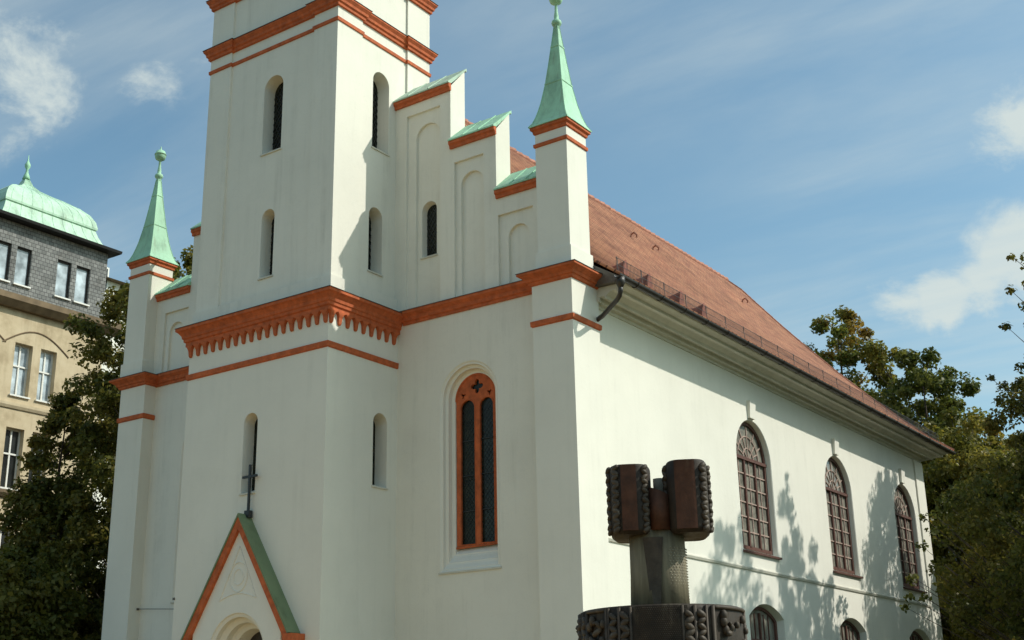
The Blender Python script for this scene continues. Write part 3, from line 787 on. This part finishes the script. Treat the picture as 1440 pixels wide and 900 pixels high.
# ------------------------------------------------------------------ sandstone building across the street
BX = -28.0
bd = tag(empty('apartment_building', (0,0,0)), 'yellow sandstone building with grey slate top storey and green copper dome roof', 'building')
g = MB(); BS = side(BX); hl = []
pairs = [(5.70, 6.45), (6.80, 7.50)]; cols = [p for k in range(-3, 1) for p in ((5.70+k*2.72, 6.45+k*2.72), (6.80+k*2.72, 7.50+k*2.72))]
FLO = [(13.72, 15.72), (10.28, 12.50), (6.6, 8.9), (2.9, 5.2)]
for a, b_ in cols:
    for z0, z1 in FLO: hl.append([(a, z0), (b_, z0), (b_, z1), (a, z1)])
afield = []
wall(g, rect(-8, 9.55, 0, 17.3), hl, BS)
for h in hl: reveal(g, [(h, 0), (h, .30)], BS)
g.add([(BX, 9.55, 0), (BX-11, 9.55, 0), (BX-11, 9.55, 17.3), (BX, 9.55, 17.3)], [(0,1,2,3)])
g.build('wall', 'stone', bd)
# arched hood mould over each pair, ledges
m = MB()
for k in range(-3, 1):
    c = 6.6+k*2.72; m.tube([(BX+.0, c-1.42+2.84*q/16, 15.62+.66*math.sin(math.pi*q/16)) for q in range(17)], .035, 6)
m.build('hood_mould', 'stone_dark', bd)
def ledge(z, pr, h, mat, name):
    MB().loft([[(BX-.02, y, z), (BX+pr*.5, y, z), (BX+pr, y, z+h*.5), (BX+pr, y, z+h), (BX-.02, y, z+h)] for y in (-8, 9.55+pr)], True, True, True).build(name, mat, bd)
ledge(9.95, .18, .25, 'stone_dark', 'ledge'); ledge(13.2, .10, .2, 'stone', 'ledge'); ledge(16.95, .45, .45, 'stone_dark', 'cornice')
def bwin(a, b_, z0, z1, X, rec, pane, fm='white', cross=True):
    mp = side(X); w = MB(); o = rect(a, b_, z0, z1); i = rect(a+.06, b_-.06, z0+.06, z1-.06)
    wall(w, o, [i], mp, rec-.04); reveal(w, [(i, rec-.04), (i, rec+.02)], mp)
    zt = z0+(z1-z0)*.58
    if cross: w.bar(mp(a, zt, rec-.02), mp(b_, zt, rec-.02), .08, .06); w.bar(mp((a+b_)/2, z0, rec-.022), mp((a+b_)/2, z1, rec-.022), .06, .05, (1,0,0))
    f = w.build('window', fm, bd)
    MB().add([mp(u, v, rec) for u, v in o], [(0,1,2,3)]).build('pane', pane, f)
    s_ = MB(); s_.box(X-.05, X+.08, a-.05, b_+.05, z0-.06, z0-.002); s_.build('sill', 'white', f)
for a, b_ in cols:
    if b_ < 1: continue
    for j, (z0, z1) in enumerate(FLO): bwin(a, b_, z0, z1, BX, .26, 'curtain' if j == 0 else 'pane_dark')
# slate storey
SX = BX-.12
hl = []; scol = []
for k in range(-3, 1):
    for a in (7.22, 8.10): scol.append((a+k*2.67, a+.64+k*2.67))
for a, b_ in scol: hl.append(rect(a, b_, 18.0, 19.5))
mpS = side(SX); g = MB(); wall(g, rect(-8, 9.5, 17.4, 20.42), hl, mpS)
for h in hl: reveal(g, [(h, 0), (h, .18)], mpS)
g.add([(SX, 9.5, 17.4), (SX-10, 9.5, 17.4), (SX-10, 9.5, 20.42), (SX, 9.5, 20.42)], [(0,1,2,3)])
so = g.build('slate_storey', 'slate', bd)
uv = so.data.uv_layers.new(name='UVMap')
for lp in so.data.loops:
    v = so.data.vertices[lp.vertex_index].co; uv.data[lp.index].uv = (v.y+v.x*.7, v.z)
for a, b_ in scol:
    if b_ > 1: bwin(a, b_, 18.0, 19.5, SX, .14, 'curtain', 'door', False)
m = MB(); m.loft([[(BX-.3, y, 20.40), (BX+.30, y, 20.40), (BX+.34, y, 20.50), (BX-.3, y, 20.58)] for y in (-8, 9.85)], True, True, True)
m.box(BX-10.3, BX-.3, -8, 9.84, 20.40, 20.57); m.build('eave', 'eave_dark', bd)
# copper dome pavilion
m = MB(); dcx, dcy = -30.45, 6.95
DPf = [(2.72, 20.56), (2.56, 20.75), (2.40, 21.05), (2.30, 21.32), (2.36, 21.34), (2.37, 21.42), (2.30, 21.68), (2.10, 21.98), (1.75, 22.26), (1.32, 22.50), (.9, 22.70), (.5, 22.92), (.25, 23.15), (.13, 23.4)]
DPf = [(h*.89, z) for h, z in DPf]
m.loft([[(dcx-h, dcy-h, z), (dcx+h, dcy-h, z), (dcx+h, dcy+h, z), (dcx-h, dcy+h, z)] for h, z in DPf], True, False, True)
dm = m.build('dome_roof', 'copper_pale', bd)
m = MB()
for k in range(-4, 5):
    f_ = k/4.5
    m.tube([(dcx+h+.004, dcy+h*f_, z) for h, z in DPf[:4]], .010, 5); m.tube([(dcx+h+.004, dcy+h*f_, z) for h, z in DPf[5:]], .010, 5)
    m.tube([(dcx+h*f_, dcy+h+.004, z) for h, z in DPf[5:]], .010, 5)
m.build('standing_seams', 'copper_pale', dm)
MB().lathe((dcx, dcy), [(.16, 23.45), (.12, 23.6), (.06, 23.75), (.05, 23.9), (.11, 24.0), (.12, 24.1), (.07, 24.2), (.03, 24.3), (.01, 24.55)], 10).build('finial', 'copper', bd, True)

# a further pale house glimpsed beyond the slate storey
hb = tag(empty('far_house', (0,0,0)), 'pale house far off, glimpsed between the slate corner and the left turret', 'house')
m = MB(); m.box(-58, -48, 22, 40, 0, 27.9); hw_ = m.build('wall', 'plaster', hb)
MB().loft([[(-58.5, y, 27.9), (-47.5, y, 27.9), (-53, y, 28.6)] for y in (21.6, 40.4)], True, True, True).build('roof', 'stone_dark', hb)
for k in range(4):
    for z in (15.5, 19.5, 23.5, 27):
        m = MB(); m.box(-48.03, -47.97, 23+k*4.2, 24.2+k*4.2, z, z+1.7); f_ = m.build('window', 'white', hb)
        m = MB(); m.box(-47.98, -47.965, 23.1+k*4.2, 24.1+k*4.2, z+.1, z+1.6); m.build('pane', 'pane_dark', f_)

# ------------------------------------------------------------------ trees
def leaf_mesh(name, centres, radii, per, size, mat, seed, flat=.8, droop=.25):
    g = np.random.default_rng(seed)
    C = np.repeat(centres, per, axis=0); rr = np.repeat(radii, per)   # per: a number or one count per clump
    n = len(C)
    d = g.normal(size=(n, 3)); d /= np.linalg.norm(d, axis=1)[:, None]
    rad = g.random(n)**.45
    P = C+d*(rr*rad)[:, None]*np.array([1, 1, flat])
    nrm = d*.7+g.normal(size=(n, 3))*.55+np.array([0, 0, .45]); nrm /= np.linalg.norm(nrm, axis=1)[:, None]
    a = g.normal(size=(n, 3)); a -= nrm*np.sum(a*nrm, axis=1)[:, None]; a /= np.linalg.norm(a, axis=1)[:, None]
    b = np.cross(nrm, a); s = (size*(.6+.8*g.random(n)))[:, None]
    tip = P+a*s*.62-np.array([0, 0, 1])*s*droop*g.random(n)[:, None]; base = P-a*s*.5
    l = P+b*s*.36+nrm*s*.10; r = P-b*s*.36+nrm*s*.10
    V = np.stack([base, l, tip, r], 1).reshape(-1, 3)
    me = bpy.data.meshes.new(name); me.vertices.add(n*4); me.vertices.foreach_set('co', V.astype(np.float32).ravel())
    me.loops.add(n*4); me.polygons.add(n)
    me.loops.foreach_set('vertex_index', np.arange(n*4, dtype=np.int32))
    me.polygons.foreach_set('loop_start', np.arange(0, n*4, 4, dtype=np.int32))
    me.update(calc_edges=True); me.materials.append(MT[mat]); return me
def tree(name, x, y, prof, label, mat, seed, nclump=150, per=120, size=.16, crad=(.35, .75), lean=(0, 0), trunk=.22, group=None, extra=None, rough=.28, cat='tree'):
    """prof: list of (height, crown radius)"""
    g = np.random.default_rng(seed)
    H = np.array([p[0] for p in prof]); Rr = np.array([p[1] for p in prof])
    t = tag(empty(name, (x, y, 0)), label, cat, group)
    dens = np.maximum(Rr, .25)**1.6; hh = np.linspace(H[0], H[-1], 200); w = np.interp(hh, H, dens); w /= w.sum()
    hs = g.choice(hh, nclump, p=w)+g.normal(size=nclump)*.12
    # lumpy outline: boughs at a few angles stand out, others fall back
    ang = g.random(nclump)*2*np.pi; ph = g.random(6)*6.28
    lump = 1+rough*(np.sin(ang*3+ph[0]+hs*1.1)*.5+np.sin(ang*5+ph[1]-hs*1.9)*.35+np.sin(hs*2.7+ph[2])*.4)
    env = np.interp(hs, H, Rr)*lump; rad = env*(.25+.75*g.random(nclump)**.5)
    ctr = np.stack([rad*np.cos(ang)+lean[0]*(hs-H[0]), rad*np.sin(ang)+lean[1]*(hs-H[0]), hs], 1)
    crr = (crad[0]+(crad[1]-crad[0])*g.random(nclump))*np.clip(.55+.5*env/max(Rr.max(), .1), .5, 1)
    if extra:
        ec, er = extra; ctr = np.concatenate([ctr, np.array(ec)]); crr = np.concatenate([crr, np.array(er)])
    pc = np.full(len(ctr), per)
    if extra: pc[nclump:] = 26
    me = leaf_mesh('crown', ctr, crr, pc, size, mat, seed+1)
    c = bpy.data.objects.new('crown', me); COL.objects.link(c); c.parent = t
    m = MB(); top = H[-1]*.93
    pts = [(lean[0]*max(z-H[0], 0)+.05*math.sin(z*1.3+seed), lean[1]*max(z-H[0], 0)+.05*math.cos(z+seed), z) for z in np.linspace(0, top, 9)]
    m.tube(pts, [trunk*(1.25 if i == 0 else 1)*(1-.93*i/8) for i in range(9)], 8)
    idx = g.choice(len(ctr), min(60, len(ctr)), replace=False)
    if extra: idx = np.concatenate([idx, np.arange(nclump, len(ctr))])
    for k in idx:
        e = ctr[k]; z0 = max(H[0]*.75, e[2]-.35-1.1*math.hypot(e[0], e[1])*.8); z0 = min(z0, top*.97)
        f_ = z0/top*8; i0 = int(min(f_, 7)); p0 = Vector(pts[i0]).lerp(Vector(pts[i0+1]), f_-i0)
        e = Vector(e); mid = p0.lerp(e, .5)+Vector((0, 0, -.06*(e-p0).length))+Vector(g.normal(size=3)*.05)
        m.tube([p0, mid, e], [max(.012, .26*trunk*(1-z0/top)+.012), .02, .006], 5)
    tr = m.build('trunk', 'bark', t, True); return t

def aim(px, py, dist):
    return None
# beside the nave: these stand on the path side and shade the long wall
def sprig(p, q, n, r, sag=.25, seed=0):
    g = random.Random(seed); O = Vector((-.9, -.6, 0)); P = Vector(p)+O*.8; Q = Vector(q)+O; o = []
    for k in range(n):
        t = (k+.5)/n; v = P.lerp(Q, t)+Vector((g.gauss(0, .12), g.gauss(0, .12), g.gauss(0, .12)-sag*t*t)); o.append((tuple(v), r*(1.15-.5*t)))
    return o
TX = []
for i, (p, q, n, r) in enumerate((((-2.6, .1, 8.4), (-4.5, .3, 7.2), 7, .26), ((-2.8, .1, 7.2), (-4.7, .4, 6.3), 7, .28), ((-3.0, .1, 6.3), (-5.0, .4, 5.5), 7, .26), ((-3.0, .1, 5.6), (-5.3, .5, 5.0), 8, .24),
                                  ((-.3, -.2, 11.6), (-1.25, -.7, 12.0), 4, .24), ((-.3, -.2, 12.4), (-1.05, -.7, 13.1), 4, .24), ((-.4, -.2, 10.4), (-1.9, -.8, 10.5), 6, .2), ((-.3, -.3, 13.2), (-.9, -.8, 13.9), 4, .22), ((-.8, -.2, 9.6), (-2.0, -.5, 10.0), 5, .26))):
    TX += sprig(p, q, n, r, seed=i)
tree('linden', 7.2, 15.2, [(2.2, 1.4), (3.5, 4.1), (5.4, 4.3), (7.0, 3.7), (8.6, 3.0), (10.2, 2.4), (12, 1.65), (14, 1.0), (15.1, .4)],
     'nearest dark linden at the right edge, its leafy twigs hanging over the third arched window', 'leaf_dark', 11, 440, 170, .115, (.28, .58), trunk=.24, group='trees beside the long wall',
     extra=([e for e, r in TX], [r for e, r in TX]))
tree('linden', 8.7, 12.3, [(3, 1.0), (5, 1.9), (7, 2.2), (10, 2.4), (13, 1.8), (15.3, .6)],
     'linden just outside the right edge, nearest to the fountain column', 'leaf_green', 23, 190, 150, .115, (.3, .65), group='trees beside the long wall')
tree('linden', 2.3, 25.8, [(2, 1.4), (4, 2.6), (7, 2.8), (9, 2.2), (10.6, 1.3), (11.4, .4)],
     'yellowing linden just past the far corner of the nave', 'leaf_yellow', 37, 300, 190, .13, (.35, .7), group='trees beside the long wall')
tree('linden', 5.7, 21.4, [(2.5, 1.2), (5, 2.6), (8, 2.6), (11, 2.1), (13, 1.5), (14.4, .8), (15.0, .3)],
     'tall linden beyond the nearest one, before the far end of the nave', 'leaf_dark', 31, 330, 170, .13, (.35, .75), group='trees beside the long wall')
# beyond the church
BG = 'trees beyond the far end of the church'
tree('hornbeam', -7.7, 36.5, [(3, 2), (7, 2.8), (12, 2.7), (16, 2.3), (18.5, 1.85), (20.1, 1.3), (20.9, .5)],
     'tall rounded tree with rusty top, nearest the roof ridge end', 'leaf_autumn', 41, 330, 200, .17, (.45, .8), trunk=.3, group=BG, rough=.1)
tree('maple', -5.2, 36.0, [(3, 2), (7, 3.0), (11, 3.0), (15, 2.4), (17.2, 1.5), (18.6, .5)],
     'thin airy tree with open twigs, just right of the rusty topped tree', 'leaf_yellow', 53, 170, 190, .17, (.45, .9), trunk=.28, group=BG, rough=.5)
tree('maple', -3.2, 34.0, [(3, 2), (7, 3.0), (11, 3.0), (14, 2.3), (16.2, 1.4), (17.2, .4)],
     'fuller darker green tree behind the far eave corner', 'leaf_green', 61, 260, 190, .17, (.45, .9), trunk=.28, group=BG, rough=.4)
tree('maple', -1.4, 31.5, [(2, 2), (5, 3.2), (8, 3.4), (11, 2.8), (12.8, 1.8), (13.8, .5)],
     'low yellowish tree right of the eave corner, above the dark linden', 'leaf_yellow', 71, 300, 190, .165, (.45, .85), group=BG, rough=.35)
tree('maple', .6, 33.5, [(2, 2), (5, 3.2), (8, 3.4), (11, 2.8), (12.6, 1.9), (13.6, .5)],
     'yellow green tree at the far right, half hidden behind the dark linden', 'leaf_autumn', 83, 260, 190, .165, (.45, .85), group=BG)
# street side, left
LG = 'street trees between the church and the sandstone building'
tree('street_tree', -18.55, 4.75, [(2.5, 1.5), (5, 2.8), (8, 2.8), (11, 2.5), (13.2, 2.3), (14.8, 2.0), (16.0, 1.2), (16.5, .5)],
     'big dark street tree rising to the left turret shaft', 'leaf_dark', 91, 360, 180, .14, (.32, .68), trunk=.28, group=LG)
tree('street_tree', -18.2, -.6, [(1.0, 1.2), (2.6, 2.3), (4.2, 2.1), (5.6, 1.5), (6.6, .5)],
     'low bushy street tree in the bottom left corner', 'leaf_green', 103, 230, 190, .14, (.35, .7), group=LG)
tree('street_tree', -21.75, 3.75, [(2.5, 1.2), (5, 1.6), (8, 1.4), (10.2, 1.0), (11.6, .45), (12.2, .2)],
     'slim street tree close before the sandstone windows at far left', 'leaf_dark', 113, 230, 180, .14, (.35, .7), group=LG)
tree('poplar', -31.4, 16.0, [(3, 1.5), (8, 2.6), (14, 2.6), (19, 2.2), (22.2, 1.2), (23.6, .3)],
     'distant tree top showing between the left turret and the tower', 'leaf_yellow', 127, 260, 190, .2, (.5, .95), trunk=.3)

# ------------------------------------------------------------------ ceramic fountain column
sc = Vector((7.93, -11.57, 0)); view = Vector((7.91-CAM_P[0], -11.58-CAM_P[1]))
SR = math.atan2(view.y, view.x)-math.pi/2
ft = tag(empty('fountain_column', sc, SR), 'dark ceramic fountain column with twin lobed head and roped relief drum in front of the nave', 'sculpture')
def cyl_pt(r, deg, z): a = R(deg); return (r*math.sin(a), -r*math.cos(a), z)
DR = .62; DT = 2.46; DB = 1.5
m = MB(); m.lathe((0, 0), [(.42, 0), (.42, 1.2), (.5, 1.5), (DR-.03, DB), (DR, DB+.03), (DR, DT-.03), (DR-.012, DT), (DR-.1, DT+.004), (.2, DT+.01)], 72)
drum = m.build('drum', 'cer_dark', ft, True)
def rope(mb, base, z0, z1, r, outn, tang, pitch=.045, seed=0):
    r *= .98; pitch *= .74
    q = random.Random(seed); z = z0
    while z < z1-pitch*.3:
        s = 1 if int((z-z0)/pitch) % 2 == 0 else -1
        c = Vector((base[0], base[1], z))+Vector((*outn, 0))*r*.25
        # tilted bead of the twist
        t = Vector((*tang, 0)); ax = (Vector((0,0,1))*.62+t*.78*s).normalized(); side_ = Vector((*outn, 0))
        o = ax.cross(side_).normalized(); L_ = []
        k = r*q.uniform(.9, 1.12)
        for i in range(1, 6):
            th = math.pi*i/6; L_.append([c+ax*(-math.cos(th)*k*1.5)+(side_*math.cos(2*math.pi*j/7)+o*math.sin(2*math.pi*j/7))*math.sin(th)*k*.85 for j in range(7)])
        mb.loft(L_, True, True, True); z += pitch
def drum_rope(deg, r=.03, s=0):
    a = R(deg); m = MB(); n = (math.sin(a), -math.cos(a)); rope(m, (DR*n[0], DR*n[1]), DB+.04, DT-.03, r, n, (math.cos(a), math.sin(a)), .06, s)
    # backing fillets either side of the twist
    for dd in (-4.2, 4.2):
        m.tube([cyl_pt(DR+.004, deg+dd, DB+.03), cyl_pt(DR+.004, deg+dd, DT-.012)], .012, 6)
    return m.build('rope_moulding', 'cer_rope', drum, True)
for k, dg in enumerate((-78, -66, -34, -25, 18.6, 27.5, 96, 104, 140, 148, 180, 188, 220, 228)): drum_rope(dg, .03, k)
m = MB()   # studded panel
PAN = MB(); PAN.loft([[cyl_pt(DR+.004, -18+3*k, z) for k in range(13)] for z in (DB+.04, DT-.012)], False); PAN.build('panel', 'cer_dark', drum, True)
rows = 62
for i in range(rows):
    for j in range(24):
        dg = -16.8+1.42*j+(.71 if i % 2 else 0); z = DB+.05+(DT-DB-.075)*i/(rows-1); q = .0042
        c_ = Vector(cyl_pt(DR+.006, dg, z)); a_ = R(dg); o_ = Vector((math.sin(a_), -math.cos(a_), 0)); t_ = Vector((math.cos(a_), math.sin(a_), 0)); k_ = Vector((0,0,1))
        m.add([c_+o_*q*1.2, c_+t_*q, c_+k_*q, c_-t_*q, c_-k_*q], [(0,1,2),(0,2,3),(0,3,4),(0,4,1)])
m.build('studded_texture', 'cer_rope', drum)
def scroll(d0, d1, seed):
    q = random.Random(seed); m = MB()
    for k in range(16):
        dg = q.uniform(d0+3, d1-3); z = q.uniform(DB+.08, DT-.1); a0 = q.uniform(0, 6.28); turns = q.choice((-1, 1))*q.uniform(2.5, 5); rr = q.uniform(.05, .11)
        m.tube([cyl_pt(DR+.02+.012*math.sin(i), dg+math.degrees((rr*(1-i/18)*math.cos(a0+turns*i/18))/DR), z+rr*(1-i/18)*math.sin(a0+turns*i/18)) for i in range(16)], [.024*(1-.55*i/16) for i in range(16)], 6)
    for k in range(22):
        dg = q.uniform(d0+2, d1-2); z = q.uniform(DB+.06, DT-.06); p = cyl_pt(DR+.015, dg, z); s_ = q.uniform(.018, .034); m.ball(p, s_, 7, (1, 1, 1.4))
    for dd in (d0, d1): m.tube([cyl_pt(DR+.006, dd, DB+.03), cyl_pt(DR+.006, dd, DT-.012)], .017, 6)
    m.tube([cyl_pt(DR+.006, d0+(d1-d0)*i/12, DT-.022) for i in range(13)], .015, 6)
    return m.build('scroll_relief', 'cer_rope', drum, True)
scroll(37, 88, 5); scroll(-62, -40, 6); scroll(112, 134, 8); scroll(-128, -90, 9)
# shaft
m = MB(); n = 48; L_ = []
for z, r0 in ((DT, .236), (2.72, .226), (3.06, .222)):
    L_.append([((r0-.018*max(0, math.cos(4*(2*math.pi*k/n)))**6)*math.sin(2*math.pi*k/n), -(r0-.018*max(0, math.cos(4*(2*math.pi*k/n)))**6)*math.cos(2*math.pi*k/n), z) for k in range(n)])
m.loft(L_, True, True, True); shaft = m.build('shaft', 'cer_col', ft, True)
m = MB()
for i in range(22):
    for j in range(9):
        dg = 24+7.5*j+(3 if i % 2 else 0); m.ball(cyl_pt(.224, dg, DT+.02+.021*i), .0062, 5)
m.build('beaded_texture', 'cer_pale', shaft, True)  # beads coloured pale to paint sunlight onto the right of the shaft
m = MB(); m.loft([[cyl_pt(.231, -8+s_*w, z) for s_ in (-1, -.5, 0, .5, 1)] for z, w in ((3.0, 20), (2.78, 15), (2.47, 9))], False); m.build('glaze_run', 'cer_rope', shaft, True)
# lobed head
HB, HT = 3.035, 3.58
def blob(cx, hw, hd, n=40, e=3.3):
    pts = []
    for k in range(n):
        a = 2*math.pi*k/n; c_, s_ = math.cos(a), math.sin(a)
        pts.append((cx+hw*math.copysign(abs(c_)**(2/e), c_), hd*math.copysign(abs(s_)**(2/e), s_)))
    return pts
def lobe(cx, hw, hd, z1, seed):
    P = blob(cx, hw, hd); m = MB()
    m.sweep(P, [(-.03, HB-.012), (-.004, HB+.01), (0, HB+.03), (0, z1-.02), (-.012, z1), (-.05, z1+.004)], True)
    m.add([(x, y, HB-.012) for x, y in offset(P, -.03)], [tuple(range(len(P)))])
    lb = m.build('lobe', 'cer_dark', ft, True)
    return lb, P
def at_x(P, x):
    c = [p for p in P if p[1] <= 0]; c.sort(); return np.interp(x, [p[0] for p in c], [p[1] for p in c])
for sgn, cx, z1, ropes, pan in ((-1, -.19, 3.565, (-.347, -.295, -.075), (-.255, -.135)), (1, .255, 3.585, (.095, .375, .418), (.16, .318))):
    lb, P = lobe(cx, .166, .29, z1, 0)
    for k, x in enumerate(ropes):
        m = MB(); yv = at_x(P, x); dx = (x-cx)/.166; nn = Vector((dx*abs(dx), -1+abs(dx)*.6)).normalized()
        rope(m, (x, yv), HB+.02, z1-.01, .026, (nn.x, nn.y), (-nn.y, nn.x), .05, k+40); m.build('rope_moulding', 'cer_rope', lb, True)
    m = MB(); xs = [pan[0]+(pan[1]-pan[0])*k/8 for k in range(9)]
    fr_ = [(x, at_x(P, x)-.014) for x in xs]; bk = [(x, at_x(P, x)+.01) for x in xs][::-1]
    m.loft([[(x, y, z) for x, y in fr_+bk] for z in (HB+.012, z1-.006)], True, True, True); m.build('panel', 'cer_red', lb, False)
m = MB(); P = blob(.03, .12, .25, 28, 2.2)
m.loft([[(x, y, z+(.05*(x-.03)/.12*-1 if z > 3.2 else 0)) for x, y in P] for z in (HB+.02, 3.36)], True, True, True); m.build('web', 'cer_red', ft, True)
MB().tube([(.045, .06, 3.3), (.045, .06, 3.50)], .052, 14).build('spout', 'cer_pale', ft, True)
# wide basin under it
m = MB(); m.lathe((0, 0), [(.45, .05), (2.2, .05), (2.2, .45), (2.4, .5), (2.4, .02)], 64); m.build('basin', 'stone_dark', ft, True)
